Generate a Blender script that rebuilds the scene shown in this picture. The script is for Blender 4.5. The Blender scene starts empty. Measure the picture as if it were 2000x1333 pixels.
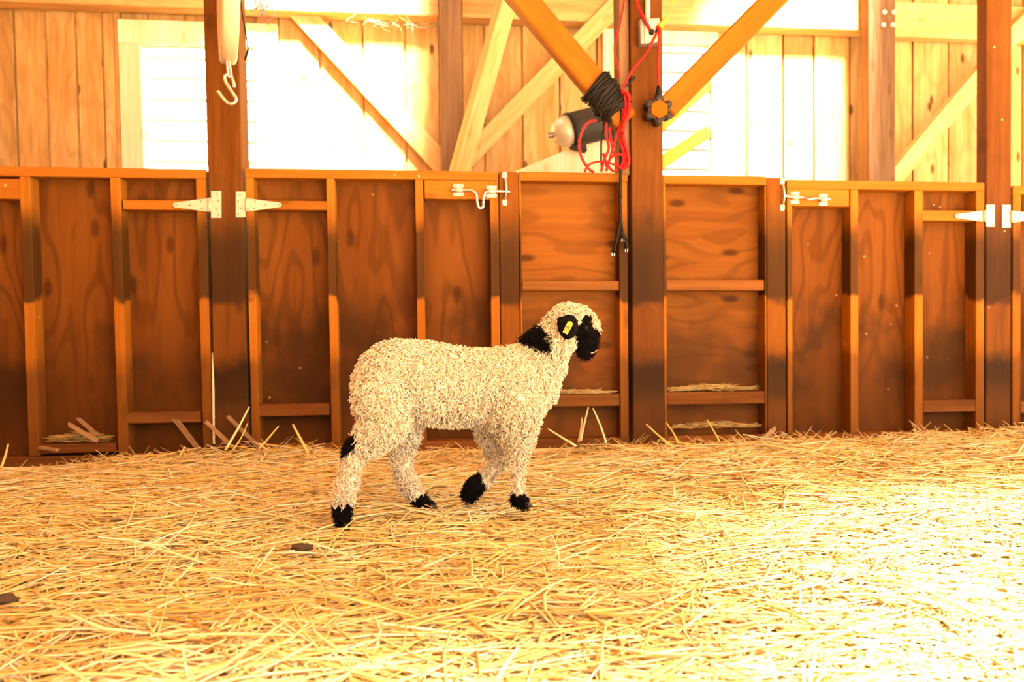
import bpy, bmesh, math, random
import numpy as np
from mathutils import Vector, Matrix, noise as mnoise
from mathutils.kdtree import KDTree
random.seed(7); rng = np.random.default_rng(11)
scene = bpy.context.scene
C = scene.collection

# ------------------------------------------------------------------ camera
FPX, W, H = 1500.0, 2000.0, 1333.0
YAW, PIT, ROL, Y0, CH = 0.0993, -0.0187, -0.0057, 3.395, 0.526
fw = np.array([math.sin(YAW)*math.cos(PIT), math.cos(YAW)*math.cos(PIT), math.sin(PIT)])
_rt = np.array([math.cos(YAW), -math.sin(YAW), 0.0]); _up = np.cross(_rt, fw)
rt = _rt*math.cos(ROL)+_up*math.sin(ROL); up = -_rt*math.sin(ROL)+_up*math.cos(ROL)
CAM = np.array([0, 0, CH])
cd = bpy.data.cameras.new('camera'); cam = bpy.data.objects.new('camera', cd); C.objects.link(cam)
cd.sensor_fit = 'HORIZONTAL'; cd.sensor_width = 36.0; cd.lens = 36.0*FPX/W
cd.clip_start = 0.05; cd.clip_end = 200
m = Matrix.Identity(4)
for i in range(3):
    m[i][0], m[i][1], m[i][2], m[i][3] = rt[i], up[i], -fw[i], CAM[i]
cam.matrix_world = m
cd.dof.use_dof = True; cd.dof.focus_distance = 2.2; cd.dof.aperture_fstop = 4.0
scene.camera = cam

# ------------------------------------------------------------------ light
scene.view_settings.view_transform = 'Standard'; scene.view_settings.look = 'None'
scene.view_settings.gamma = 1.0; scene.view_settings.use_curve_mapping = False
scene.view_settings.exposure = 2.78
world = bpy.data.worlds.new('sky'); scene.world = world; world.use_nodes = True
bg = world.node_tree.nodes['Background']
bg.inputs[0].default_value = (1.0, 0.93, 0.80, 1); bg.inputs[1].default_value = 1.0
SUN_DIR = Vector((-0.22, 1.0, -1.10)).normalized()
sd = bpy.data.lights.new('hazy_sun', 'SUN'); sd.energy = 23.0; sd.angle = math.radians(15); sd.color = (1.0, 0.91, 0.76)
so = bpy.data.objects.new('hazy_sun', sd); C.objects.link(so); so.location = (0, -6, 8)
so.rotation_euler = SUN_DIR.to_track_quat('-Z', 'Y').to_euler()

# ------------------------------------------------------------------ helpers
def ray(px, py): return fw + rt*(px-W/2)/FPX - up*(py-H/2)/FPX
def P(px, py, Y):
    d = ray(px, py); return CAM + d*(Y/d[1])
def K(px, py, depth): return CAM + ray(px, py)*depth
def SH(x, z):                       # the old barn leans slightly
    return -np.interp(x, [-1.8, -0.8, 0.0, 1.0, 2.6], [.016, .014, .006, .004, .004])*(z-0.6)
ORG = {}
def tag(o, label=None, cat=None, group=None, kind=None):
    for k, v in (('label', label), ('category', cat), ('group', group), ('kind', kind)):
        if v: o[k] = v
    return o
def empty(name, loc, label=None, cat=None, group=None, kind=None):
    o = bpy.data.objects.new(name, None); C.objects.link(o); o.location = Vector(loc); o.empty_display_size = .05
    ORG[o] = Vector(loc); return tag(o, label, cat, group, kind)
def link_mesh(name, me, mat, parent=None, smooth=False):
    """mesh given in world coordinates; origin = base of the thing, or the parent's origin"""
    n = len(me.vertices); co = np.empty(n*3, np.float32); me.vertices.foreach_get('co', co); co = co.reshape(-1, 3)
    if parent is not None: org = ORG[parent]
    else:
        lo, hi = co.min(0), co.max(0); org = Vector(((lo[0]+hi[0])/2, (lo[1]+hi[1])/2, lo[2]))
    co -= np.array(org, np.float32); me.vertices.foreach_set('co', co.ravel()); me.update()
    if mat: me.materials.append(mat)
    if smooth: me.polygons.foreach_set('use_smooth', np.ones(len(me.polygons), bool))
    o = bpy.data.objects.new(name, me); C.objects.link(o)
    if parent is not None: o.parent = parent; ORG[o] = org
    else: o.location = org; ORG[o] = Vector(org)
    return o
# children of a part: the part itself sits at its parent's origin, so the same origin serves
def np_mesh(name, V, F, cols=None):
    """V (n,3); F (m,k) uniform polygons"""
    me = bpy.data.meshes.new(name); k = F.shape[1]
    me.vertices.add(len(V)); me.vertices.foreach_set('co', np.ascontiguousarray(V, np.float32).ravel())
    me.loops.add(F.size); me.loops.foreach_set('vertex_index', np.ascontiguousarray(F, np.int32).ravel())
    me.polygons.add(len(F)); me.polygons.foreach_set('loop_start', np.arange(0, F.size, k, dtype=np.int32))
    me.update(calc_edges=True)
    if cols is not None:
        a = me.color_attributes.new('Col', 'FLOAT_COLOR', 'POINT')
        a.data.foreach_set('color', np.ascontiguousarray(cols, np.float32).ravel())
    return me
def tubes(pts, rad, K_=4, cols=None, name='tubes', flat=1.0):
    """pts (N,S,3), rad (N,S) -> one mesh of N tapered tubes"""
    pts = np.asarray(pts, float); rad = np.asarray(rad, float); N, S, _ = pts.shape
    T = np.gradient(pts, axis=1); T /= np.linalg.norm(T, axis=2, keepdims=True)+1e-12
    ref = np.where(np.abs(T[:, :1, 2:3]) > .85, np.array([1., 0, 0]), np.array([0, 0, 1.]))
    ref = np.broadcast_to(ref, T.shape)
    A = np.cross(T, ref); A /= np.linalg.norm(A, axis=2, keepdims=True)+1e-12; B = np.cross(T, A)
    th = np.arange(K_)*2*np.pi/K_
    V = pts[:, :, None, :] + rad[:, :, None, None]*(np.cos(th)[None, None, :, None]*A[:, :, None, :] + flat*np.sin(th)[None, None, :, None]*B[:, :, None, :])
    idx = np.arange(N*S*K_).reshape(N, S, K_)
    a = idx[:, :-1, :]; b = np.roll(a, -1, 2); d = idx[:, 1:, :]; c = np.roll(d, -1, 2)
    F = np.stack([a, d, c, b], -1).reshape(-1, 4)
    cc = None
    if cols is not None:
        if cols.ndim == 2: cols = np.repeat(cols[:, None, :], S, 1)
        cc = np.repeat(np.concatenate([cols, np.ones((N, S, 1))], 2)[:, :, None, :], K_, 2).reshape(-1, 4)
    me = np_mesh(name, V.reshape(-1, 3), F, cc)
    return me
def cap_mesh(me):
    bm = bmesh.new(); bm.from_mesh(me); bmesh.ops.holes_fill(bm, edges=[e for e in bm.edges if e.is_boundary], sides=0)
    bm.to_mesh(me); bm.free()
def spline(pts, n=8):
    pts = [np.array(p, float) for p in pts]; q = [2*pts[0]-pts[1]]+pts+[2*pts[-1]-pts[-2]]; out = []
    for i in range(1, len(q)-2):
        for t in np.linspace(0, 1, n, endpoint=False):
            p0, p1, p2, p3 = q[i-1:i+3]
            out.append(.5*((2*p1)+(-p0+p2)*t+(2*p0-5*p1+4*p2-p3)*t*t+(-p0+3*p1-3*p2+p3)*t**3))
    out.append(pts[-1]); return np.array(out)
def cord(name, pts, r, mat, parent=None, n=8, k=8, sm=True):
    p = spline(pts, n) if n > 1 else np.array(pts, float)
    me = tubes(p[None], np.full((1, len(p)), r) if np.isscalar(r) else np.array(r)[None], k, name=name); cap_mesh(me)
    return link_mesh(name, me, mat, parent, sm)
def bm_obj(name, bm, mat, parent=None, smooth=False):
    me = bpy.data.meshes.new(name); bmesh.ops.recalc_face_normals(bm, faces=bm.faces); bm.to_mesh(me); bm.free()
    return link_mesh(name, me, mat, parent, smooth)
def bevel(bm, w, seg=1):
    if w > 0: bmesh.ops.bevel(bm, geom=bm.edges[:], offset=w, segments=seg, affect='EDGES', profile=.6)
def prism_bm(poly, y0, y1, bev=.0025):
    """poly: list of (x,z) world, extruded from y0 to y1"""
    bm = bmesh.new(); f = [bm.verts.new((x, y0, z)) for x, z in poly]; b = [bm.verts.new((x, y1, z)) for x, z in poly]
    bm.faces.new(f); bm.faces.new(b[::-1]); n = len(poly)
    for i in range(n): bm.faces.new((f[i], b[i], b[(i+1) % n], f[(i+1) % n]))
    bmesh.ops.recalc_face_normals(bm, faces=bm.faces); bevel(bm, bev); return bm
def rect(px0, py0, px1, py1, Y):
    """px rectangle on plane Y -> world-aligned rectangle (x0,x1,z0,z1)"""
    mx, my = (px0+px1)/2, (py0+py1)/2
    return P(px0, my, Y)[0], P(px1, my, Y)[0], P(mx, py1, Y)[2], P(mx, py0, Y)[2]
def board(name, x0, x1, z0, z1, y0, y1, mat, parent=None, bev=.0025, shear=True):
    q = [(x0, z0), (x1, z0), (x1, z1), (x0, z1)]
    if shear: q = [(x+SH(x, z), z) for x, z in q]
    return bm_obj(name, prism_bm(q, y0, y1, bev), mat, parent)
def pboard(name, poly, Y, d, mat, parent=None, bev=.003):
    q = [P(a, b, Y) for a, b in poly]
    return bm_obj(name, prism_bm([(p[0], p[2]) for p in q], Y, Y+d, bev), mat, parent)
def beam(name, p0, p1, w, t, mat, roll=0, bev=.003, **tg):
    """timber from p0 to p1 (world); own z axis runs along it; w across in the wall plane, t into depth"""
    p0, p1 = Vector(p0), Vector(p1); L = (p1-p0).length; bm = bmesh.new()
    bmesh.ops.create_cube(bm, size=1, matrix=Matrix.Translation((0, 0, L/2)) @ Matrix.Diagonal((w, t, L, 1))); bevel(bm, bev)
    me = bpy.data.meshes.new(name); bm.to_mesh(me); bm.free(); me.materials.append(mat)
    o = bpy.data.objects.new(name, me); C.objects.link(o); z = (p1-p0).normalized(); x = Vector((0, 1, 0)).cross(z).normalized(); y = z.cross(x)
    MM = Matrix((x, y, z)).transposed().to_4x4() @ Matrix.Rotation(roll, 4, 'Z'); MM.translation = p0; o.matrix_world = MM
    return tag(o, **tg)
def cyl_bm(bm, p0, p1, r0, r1=None, seg=16):
    p0, p1 = Vector(p0), Vector(p1); d = p1-p0; L = d.length
    M = Matrix.Translation((p0+p1)/2) @ d.to_track_quat('Z', 'Y').to_matrix().to_4x4()
    bmesh.ops.create_cone(bm, cap_ends=True, segments=seg, radius1=r0, radius2=r0 if r1 is None else r1, depth=L, matrix=M)
def lathe_bm(prof, p0, axis, seg=24):
    """prof list of (dist along axis, radius)"""
    bm = bmesh.new(); q = Vector(axis).normalized().to_track_quat('Z', 'Y').to_matrix(); rings = []
    for d, r in prof:
        rings.append([bm.verts.new(Vector(p0)+q @ Vector((max(r, 1e-4)*math.cos(a*2*math.pi/seg), max(r, 1e-4)*math.sin(a*2*math.pi/seg), d))) for a in range(seg)])
    for a, b in zip(rings, rings[1:]):
        for i in range(seg): bm.faces.new((a[i], a[(i+1) % seg], b[(i+1) % seg], b[i]))
    bm.faces.new(rings[0][::-1]); bm.faces.new(rings[-1]); return bm

# ------------------------------------------------------------------ materials
def newmat(name):
    mt = bpy.data.materials.new(name); mt.use_nodes = True
    return mt, mt.node_tree.nodes, mt.node_tree.links, mt.node_tree.nodes['Principled BSDF']
def plain(name, col, rough=.6, metal=0.0, var=.15, scale=30, spec=.5):
    mt, N, L, b = newmat(name); b.inputs['Roughness'].default_value = rough; b.inputs['Metallic'].default_value = metal
    b.inputs['Specular IOR Level'].default_value = spec
    tc = N.new('ShaderNodeTexCoord'); nz = N.new('ShaderNodeTexNoise'); nz.inputs['Scale'].default_value = scale; nz.inputs['Detail'].default_value = 4
    L.new(tc.outputs['Object'], nz.inputs['Vector'])
    mx = N.new('ShaderNodeMix'); mx.data_type = 'RGBA'
    mx.inputs[6].default_value = (*[c*(1-var*1.6) for c in col], 1); mx.inputs[7].default_value = (*[min(1, c*(1+var)) for c in col], 1)
    L.new(nz.outputs['Fac'], mx.inputs[0]); L.new(mx.outputs[2], b.inputs['Base Color']); return mt
def math_node(N, L, op, a, b=None, c=None, clamp=False):
    n = N.new('ShaderNodeMath'); n.operation = op; n.use_clamp = clamp
    for i, v in enumerate((a, b, c)):
        if v is None: continue
        if hasattr(v, 'is_linked') or hasattr(v, 'links'): L.new(v, n.inputs[i])
        else: n.inputs[i].default_value = v
    return n.outputs[0]
def sstep(N, L, v, a, b):
    n = N.new('ShaderNodeMapRange'); n.interpolation_type = 'SMOOTHSTEP'
    L.new(v, n.inputs[0]); n.inputs[1].default_value = a; n.inputs[2].default_value = b; return n.outputs[0]
def mixc(N, L, f, a, b, blend='MIX'):
    n = N.new('ShaderNodeMix'); n.data_type = 'RGBA'; n.blend_type = blend
    for i, v in ((0, f), (6, a), (7, b)):
        if hasattr(v, 'links'): L.new(v, n.inputs[i])
        else: n.inputs[i].default_value = v if i == 0 else (*v, 1)
    return n.outputs[2]
def wood(name, light, dark, axis='z', figure=.0, bands=(), rough=.55, grain=1.0, knots=.5, dirt=.0, splat=0.0, kt=.62):
    """stained or raw timber: long grain along axis, cathedral figure, knots; bands = rubbed-in dirt marks (z range)"""
    mt, N, L, b = newmat(name); b.inputs['Roughness'].default_value = rough
    b.inputs['Specular IOR Level'].default_value = .03
    tc = N.new('ShaderNodeTexCoord'); oi = N.new('ShaderNodeObjectInfo'); geo = N.new('ShaderNodeNewGeometry')
    off = N.new('ShaderNodeVectorMath'); off.operation = 'SCALE'; off.inputs[0].default_value = (13.1, 7.7, 9.3); L.new(oi.outputs['Random'], off.inputs['Scale'])
    add = N.new('ShaderNodeVectorMath'); L.new(tc.outputs['Object'], add.inputs[0]); L.new(off.outputs[0], add.inputs[1])
    def stretched(along, across):
        mp = N.new('ShaderNodeMapping'); s = [across]*3; s['xyz'.index(axis)] = along; mp.inputs['Scale'].default_value = s
        L.new(add.outputs[0], mp.inputs[0]); return mp.outputs[0]
    g1 = N.new('ShaderNodeTexNoise'); g1.inputs['Scale'].default_value = 1; g1.inputs['Detail'].default_value = 6; g1.inputs['Roughness'].default_value = .65
    L.new(stretched(2.0, 45*grain), g1.inputs['Vector'])
    g2 = N.new('ShaderNodeTexNoise'); g2.inputs['Scale'].default_value = 1; g2.inputs['Detail'].default_value = 3; L.new(stretched(.8, 6), g2.inputs['Vector'])
    f = math_node(N, L, 'ADD', math_node(N, L, 'MULTIPLY', g1.outputs[0], .55), math_node(N, L, 'MULTIPLY', g2.outputs[0], .45))
    f = sstep(N, L, f, .33, .66)
    col = mixc(N, L, f, dark, light)
    if figure > 0:
        n0 = N.new('ShaderNodeTexNoise'); n0.inputs['Scale'].default_value = 1; n0.inputs['Detail'].default_value = 2; n0.inputs['Roughness'].default_value = .4
        L.new(stretched(1.1, 4.2), n0.inputs['Vector'])
        s = math_node(N, L, 'SINE', math_node(N, L, 'MULTIPLY', n0.outputs[0], 62.0))
        s = sstep(N, L, s, .05, 1.0)
        col = mixc(N, L, math_node(N, L, 'MULTIPLY', s, figure), col, [c*.45 for c in dark])
    if knots > 0:
        vo = N.new('ShaderNodeTexVoronoi'); vo.inputs['Scale'].default_value = 1; vo.voronoi_dimensions = '2D'
        ks = N.new('ShaderNodeSeparateXYZ'); L.new(stretched(2.6, 6.0), ks.inputs[0]); kc = N.new('ShaderNodeCombineXYZ')
        L.new(ks.outputs[0], kc.inputs[0]); L.new(ks.outputs[2], kc.inputs[1]); L.new(kc.outputs[0], vo.inputs['Vector'])
        rn = N.new('ShaderNodeSeparateColor'); L.new(vo.outputs['Color'], rn.inputs[0])
        k = math_node(N, L, 'MULTIPLY', sstep(N, L, vo.outputs['Distance'], .15, .05), math_node(N, L, 'GREATER_THAN', rn.outputs[0], kt))
        col = mixc(N, L, math_node(N, L, 'MULTIPLY', k, knots), col, [c*.25 for c in dark])
    v = N.new('ShaderNodeHueSaturation'); L.new(col, v.inputs['Color'])
    L.new(math_node(N, L, 'MULTIPLY_ADD', oi.outputs['Random'], .36, .82), v.inputs['Value']); col = v.outputs[0]
    sp = N.new('ShaderNodeSeparateXYZ'); L.new(geo.outputs['Position'], sp.inputs[0])
    nb = N.new('ShaderNodeTexNoise'); nb.inputs['Scale'].default_value = 9; nb.inputs['Detail'].default_value = 5; L.new(add.outputs[0], nb.inputs['Vector'])
    z = math_node(N, L, 'MULTIPLY_ADD', math_node(N, L, 'SUBTRACT', nb.outputs[0], .5), .16, sp.outputs[2])
    for lo, hi, slo, shi, st, bc in bands:
        mk = math_node(N, L, 'MULTIPLY', sstep(N, L, z, lo-slo, lo+slo), sstep(N, L, z, hi+shi, hi-shi))
        col = mixc(N, L, math_node(N, L, 'MULTIPLY', mk, st), col, bc)
    if dirt > 0:        # greasy smudges at animal height
        nd = N.new('ShaderNodeTexNoise'); nd.inputs['Scale'].default_value = 3.2; nd.inputs['Detail'].default_value = 6; L.new(add.outputs[0], nd.inputs['Vector'])
        mk = math_node(N, L, 'MULTIPLY', sstep(N, L, nd.outputs[0], .40, .62), math_node(N, L, 'MULTIPLY', sstep(N, L, z, .78, .45), sstep(N, L, z, -.1, .3)))
        col = mixc(N, L, math_node(N, L, 'MULTIPLY', mk, dirt), col, (.026, .012, .004))
    if splat > 0:       # pale flecks of dried straw dust
        vs = N.new('ShaderNodeTexVoronoi'); vs.inputs['Scale'].default_value = 11; L.new(add.outputs[0], vs.inputs['Vector'])
        rs = N.new('ShaderNodeSeparateColor'); L.new(vs.outputs['Color'], rs.inputs[0])
        mk = math_node(N, L, 'MULTIPLY', sstep(N, L, vs.outputs['Distance'], .085, .03), math_node(N, L, 'GREATER_THAN', rs.outputs[1], .84))
        col = mixc(N, L, math_node(N, L, 'MULTIPLY', mk, splat), col, (.62, .42, .2))
    L.new(col, b.inputs['Base Color'])
    bp = N.new('ShaderNodeBump'); bp.inputs['Strength'].default_value = .25; bp.inputs['Distance'].default_value = .004
    L.new(g1.outputs[0], bp.inputs['Height']); L.new(bp.outputs[0], b.inputs['Normal'])
    return mt
DK = (.019, .010, .004)
stud_bands = [(.655, 1.0, .015, .10, .85, DK), (-.2, .40, .05, .06, .6, (.05, .020, .006))]
post_bands = [(.63, .98, .025, .14, .8, DK), (.18, .385, .06, .05, .9, DK), (-.2, .25, .05, .08, .65, (.05, .020, .006))]
M = {}
M['stud'] = wood('stained_fir_upright', (0.3216, 0.1095, 0.0104), (0.2307, 0.0676, 0.0052), 'z', 0, stud_bands, .5, 1, .35, splat=.5)
M['rail'] = wood('stained_fir_rail', (0.3216, 0.1063, 0.0104), (0.2307, 0.0644, 0.0052), 'x', 0, (), .5, 1, .4, splat=.5)
M['lowrail'] = wood('dirty_lower_rail', (0.1700, 0.0612, 0.0136), (0.0935, 0.0289, 0.0059), 'x', 0, (), .65, 1, .4, dirt=.4, splat=.5)
M['ply_v'] = wood('stained_plywood_upright_grain', (0.1391, 0.0426, 0.0062), (0.0977, 0.0268, 0.0034), 'z', .42, [(-.3, .45, .05, .22, .7, (.06, .020, .004))], .55, .5, .6, dirt=.8, splat=.35)
M['ply_h'] = wood('stained_plywood_level_grain', (0.1986, 0.0642, 0.0078), (0.1464, 0.0419, 0.0045), 'x', .36, [(-.3, .5, .05, .15, .5, (.09, .030, .007))], .5, .6, .8, dirt=.6, splat=.45)
M['post'] = wood('dark_stained_post', (0.1288, 0.0410, 0.0065), (0.0805, 0.0228, 0.0032), 'z', .12, post_bands, .5, 1, .35, splat=.45)
M['latchpost'] = wood('latch_post_wood', (0.1836, 0.0576, 0.0056), (0.1188, 0.0320, 0.0032), 'z', .1, post_bands, .5, 1, .35, splat=.5)
M['weather'] = wood('weathered_barn_post', (0.2040, 0.1100, 0.0525), (0.1200, 0.0578, 0.0250), 'z', 0, (), .8, 1, .3)
M['plank'] = wood('raw_fir_siding', (.58, .345, .13), (.42, .20, .052), 'z', .22, (), .7, .5, .9, kt=.8)
M['beamx'] = wood('raw_fir_beam', (.62, .36, .13), (.42, .20, .06), 'x', .1, (), .7, .7, .4)
M['brace'] = wood('raw_fir_brace', (.72, .45, .19), (.58, .30, .09), 'z', .1, (), .65, .8, .3)
M['knee'] = wood('varnished_knee_brace', (0.3200, 0.1073, 0.0080), (0.2400, 0.0703, 0.0048), 'z', .08, (), .5, .8, .3)
M['trim'] = wood('pale_window_trim', (.80, .64, .42), (.66, .46, .24), 'z', 0, (), .7, .8, .3)
M['siding'] = plain('pale_painted_siding', (.34, .31, .27), .6, 0, .05, 6)
M['metalw'] = plain('cream_galvanised_hinge', (.50, .42, .29), .45, .35, .12, 60)
M['steel'] = plain('dull_steel_rod', (.58, .50, .40), .32, .8, .1, 60)
M['screw'] = plain('dark_screw_head', (.22, .18, .12), .5, .5, .1)
M['black'] = plain('black_rubber', (.009, .006, .004), .6, 0, .2, spec=.15)
M['dkgrey'] = plain('dusty_dark_grey_plastic', (.026, .019, .014), .6, 0, .2, spec=.2)
M['red'] = plain('red_cord_jacket', (.36, .008, .005), .5, 0, .1, spec=.15)
M['yellow'] = plain('yellow_cord_jacket', (.62, .30, .01), .4, 0, .1)
M['orange'] = plain('orange_plastic_face', (.52, .062, .001), .7, 0, .05, spec=.05)
M['grey'] = plain('grey_painted_box', (.24, .20, .16), .5, .2, .1)
M['tagy'] = plain('yellow_ear_tag_plastic', (.70, .52, .004), .6, 0, .04)
M['rope'] = plain('pale_hemp_twine', (.72, .56, .34), .9, 0, .2, 150)
M['scale'] = plain('cream_enamel_scale', (.56, .43, .26), .4, 0, .06, 8)
M['dung'] = plain('dark_dung', (.05, .026, .009), .9, 0, .3, 60)
M['stick'] = wood('grey_brown_split_stick', (.28, .17, .085), (.18, .10, .045), 'x', 0, (), .8, 1, 0)
M['pinkskin'] = plain('pink_lip_skin', (.65, .27, .22), .5, 0, .05)
M['eye'] = plain('dark_eye', (.010, .007, .005), .5, 0, .05, spec=.05)
M['hoof'] = plain('dark_hoof_horn', (.022, .015, .009), .6, 0, .3, 80)
M['ground'] = plain('trodden_earth', (.34, .24, .13), .95, 0, .25, 5)
M['gravel'] = plain('outdoor_yard_gravel', (.46, .41, .33), .95, 0, .2, 12)
M['roofm'] = wood('underside_of_roof_boards', (.52, .33, .15), (.38, .2, .07), 'x', 0, (), .8, .5, .4)
def attr_mat(name, rough, trans=0.0, sheen=0.0, bump=False):
    mt, N, L, b = newmat(name); a = N.new('ShaderNodeVertexColor'); a.layer_name = 'Col'
    b.inputs['Roughness'].default_value = rough; b.inputs['Specular IOR Level'].default_value = .06
    L.new(a.outputs[0], b.inputs['Base Color'])
    if trans > 0:
        t = N.new('ShaderNodeBsdfTranslucent'); L.new(a.outputs[0], t.inputs[0]); mx = N.new('ShaderNodeMixShader'); mx.inputs[0].default_value = trans
        L.new(b.outputs[0], mx.inputs[1]); L.new(t.outputs[0], mx.inputs[2]); L.new(mx.outputs[0], N['Material Output'].inputs[0])
    return mt
M['straw'] = attr_mat('dry_straw', .45, .12)
M['wool'] = attr_mat('lamb_wool', .95, .18)
M['skin'] = attr_mat('lamb_skin', .9)
def bed_mat():
    mt, N, L, b = newmat('matted_straw_base'); b.inputs['Roughness'].default_value = .9
    tc = N.new('ShaderNodeTexCoord'); mp = N.new('ShaderNodeMapping'); mp.inputs['Scale'].default_value = (14, 60, 30); L.new(tc.outputs['Object'], mp.inputs[0])
    nz = N.new('ShaderNodeTexNoise'); nz.inputs['Scale'].default_value = 1; nz.inputs['Detail'].default_value = 6; L.new(mp.outputs[0], nz.inputs[0])
    L.new(mixc(N, L, sstep(N, L, nz.outputs[0], .3, .7), (.52, .34, .11), (.82, .62, .30)), b.inputs['Base Color']); return mt
M['bed'] = bed_mat()

# ------------------------------------------------------------------ the building shell
YB = 5.8                                    # back wall, inner face
gm = bmesh.new(); bmesh.ops.create_grid(gm, x_segments=1, y_segments=1, size=1, matrix=Matrix.Translation((0, 0, -.14)) @ Matrix.Diagonal((30, 30, 1, 1)))
tag(bm_obj('floor', gm, M['gravel']), kind='structure')
def bed_z(x, y):
    base = np.interp(x, [-2.6, -1.8, -1.0, 1.5, 2.6, 3.6], [-.055, -.045, -.004, .0, .035, .04])
    far = np.clip((np.asarray(y)-1.9)/1.4, 0, 1)
    w = base*far
    w = w + .012*np.sin(3.1*x+1.3*y)+.010*np.sin(5.3*y-2.2*x+1)+.007*np.sin(9*x+4*y)
    return w - .008 - .012*np.clip((np.asarray(y)-2.7)/.5, 0, 1)
gx, gy = np.meshgrid(np.linspace(-3.7, 5.6, 170), np.linspace(-1.6, 3.9, 116))
gz = bed_z(gx, gy)-.018 + rng.normal(0, .004, gx.shape)
idx = np.arange(gx.size).reshape(gx.shape)
F = np.stack([idx[:-1, :-1], idx[:-1, 1:], idx[1:, 1:], idx[1:, :-1]], -1).reshape(-1, 4)
bed = link_mesh('straw_mat', np_mesh('straw_mat', np.stack([gx, gy, gz], -1).reshape(-1, 3), F), M['bed'], None, True)
tag(bed, 'matted golden straw base covering the pen floor', 'straw', kind='stuff')

ww = empty('wall_back', (0.8, YB, 0), kind='structure')
ZT = 3.75
plank_px = [-330, -250, -175, -105, -30, 38, 100, 158, 210, 246]
def planks(pxs, z0, z1, y=None):
    for a, b in zip(pxs, pxs[1:]):
        x0, x1 = P(a, 200, YB)[0], P(b, 200, YB)[0]
        yo = YB+random.uniform(0, .012)
        board('plank', x0+.008, x1-.008, z0, z1, yo, yo+.022, M['plank'], ww, .003)
        board('gap_light_stop', x1-.03, x1+.03, z0, z1, YB+.036, YB+.055, M['plank'], ww, .001)  # strip added behind each plank gap to stop light leaking in
w1l, w1r, w1t = P(287, 200, YB)[0], P(508, 200, YB)[0], P(400, 92, YB)[2]
w2l, w2r, w2t = P(1196, 200, YB)[0], P(1389, 200, YB)[0], P(1340, 88, YB)[2]
wsill = 1.15
planks(plank_px, -.1, ZT)
planks([246, 300, 372, 440, 508, 553], w1t, ZT); planks([246, 300, 372, 440, 508, 553], -.1, wsill)
planks([553, 632, 715, 795, 862, 905, 948, 1022, 1095, 1168, 1196], -.1, ZT)
planks([1196, 1262, 1330, 1389], w2t, ZT); planks([1196, 1262, 1330, 1389], -.1, wsill)
planks([1389, 1460, 1532, 1592, 1662, 1722, 1785, 1855, 1925, 2000, 2070, 2150, 2230, 2310, 2400, 2480], -.1, ZT)
# battens of the framed corner beside the left window
board('batten', P(236, 200, YB)[0], P(247, 200, YB)[0], -.1, ZT, YB-.02, YB-.001, M['plank'], ww)
def window(name, l, r, t, jw_l, jw_r):
    e = empty(name, ((l+r)/2, YB, wsill), kind='structure')
    board('jamb', l-jw_l, l, wsill-.05, t, YB-.03, YB+.06, M['trim'], e); board('jamb', r, r+jw_r, wsill-.05, t, YB-.03, YB+.06, M['trim'], e)
    board('head', l-jw_l, r+jw_r, t, t+.17, YB-.035, YB+.06, M['trim'], e); board('sill', l-jw_l, r+jw_r, wsill-.12, wsill-.05, YB-.06, YB+.06, M['trim'], e)
    return e
window('window_1', w1l, w1r, w1t, .15, .165)
window('window_2', w2l, w2r, w2t, .07, .05)
# neighbouring shed seen through both windows
nb = empty('neighbour_shed', (0.5, 9.2, -.1), 'pale lap-sided shed outside, seen through the two barn windows', 'shed')
for k in range(22):
    z = .1+k*.235
    q = bmesh.new()
    pr = [(9.20, z), (9.145, z), (9.185, z+.25), (9.20, z+.25)]
    a = [q.verts.new((-6.5, y, zz)) for y, zz in pr]; b_ = [q.verts.new((6.5, y, zz)) for y, zz in pr]
    for i in range(4): q.faces.new((a[i], a[(i+1) % 4], b_[(i+1) % 4], b_[i]))
    q.faces.new(a); q.faces.new(b_[::-1]); bm_obj('siding_board', q, M['siding'], nb)
board('wall', -6.5, 6.5, -.1, 5.2, 9.2, 9.3, M['siding'], nb, shear=False)
# left wall of the barn and the roof with its open roof lights
lw = empty('wall_left', (-3.75, 2, -.1), kind='structure')
for k in range(30):
    y = -2.9+k*.3; board('plank', -3.80, -3.775, -.12, ZT, y+.004, y+.296, M['plank'], lw, .002, shear=False)
RZ = 3.78
fwl = empty('wall_light_block', (-2.2, -2.9, -.1), kind='structure')  # unseen wall part, added to cut daylight from the front left
for k in range(11):
    x = -3.75+k*.3; board('plank', x+.004, x+.296, -.12, ZT, -2.95, -2.925, M['plank'], fwl, .002, shear=False)
def hole_for(x, y, z, sx, sy):              # roof light whose sun patch is centred on (x,y,z)
    t = (RZ-z)/-SUN_DIR.z; return (x-SUN_DIR.x*t-sx/2, x-SUN_DIR.x*t+sx/2, y-SUN_DIR.y*t-sy/2, y-SUN_DIR.y*t+sy/2)
pa = P(625, 235, YB); pb_ = P(1490, 235, YB)
HOLES = [hole_for(pa[0]-.12, YB, 2.05, 1.25, 1.75), hole_for(pb_[0]-.05, YB, 2.15, 1.15, 1.75), hole_for(2.15, .72, 0, 2.1, 1.55), hole_for(.55, -.05, 0, 1.7, .8)]
xs = sorted({-4.2, 8.6, *[h[0] for h in HOLES], *[h[1] for h in HOLES]}); ys = sorted({-3.0, 6.3, *[h[2] for h in HOLES], *[h[3] for h in HOLES]})
rb = bmesh.new()
for x0, x1 in zip(xs, xs[1:]):
    for y0, y1 in zip(ys, ys[1:]):
        cx, cy = (x0+x1)/2, (y0+y1)/2
        if any(h[0] < cx < h[1] and h[2] < cy < h[3] for h in HOLES): continue
        bmesh.ops.create_cube(rb, size=1, matrix=Matrix.Translation((cx, cy, RZ+.02)) @ Matrix.Diagonal((x1-x0, y1-y0, .04, 1)))
tag(bm_obj('ceiling', rb, M['roofm']), kind='structure')

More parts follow.
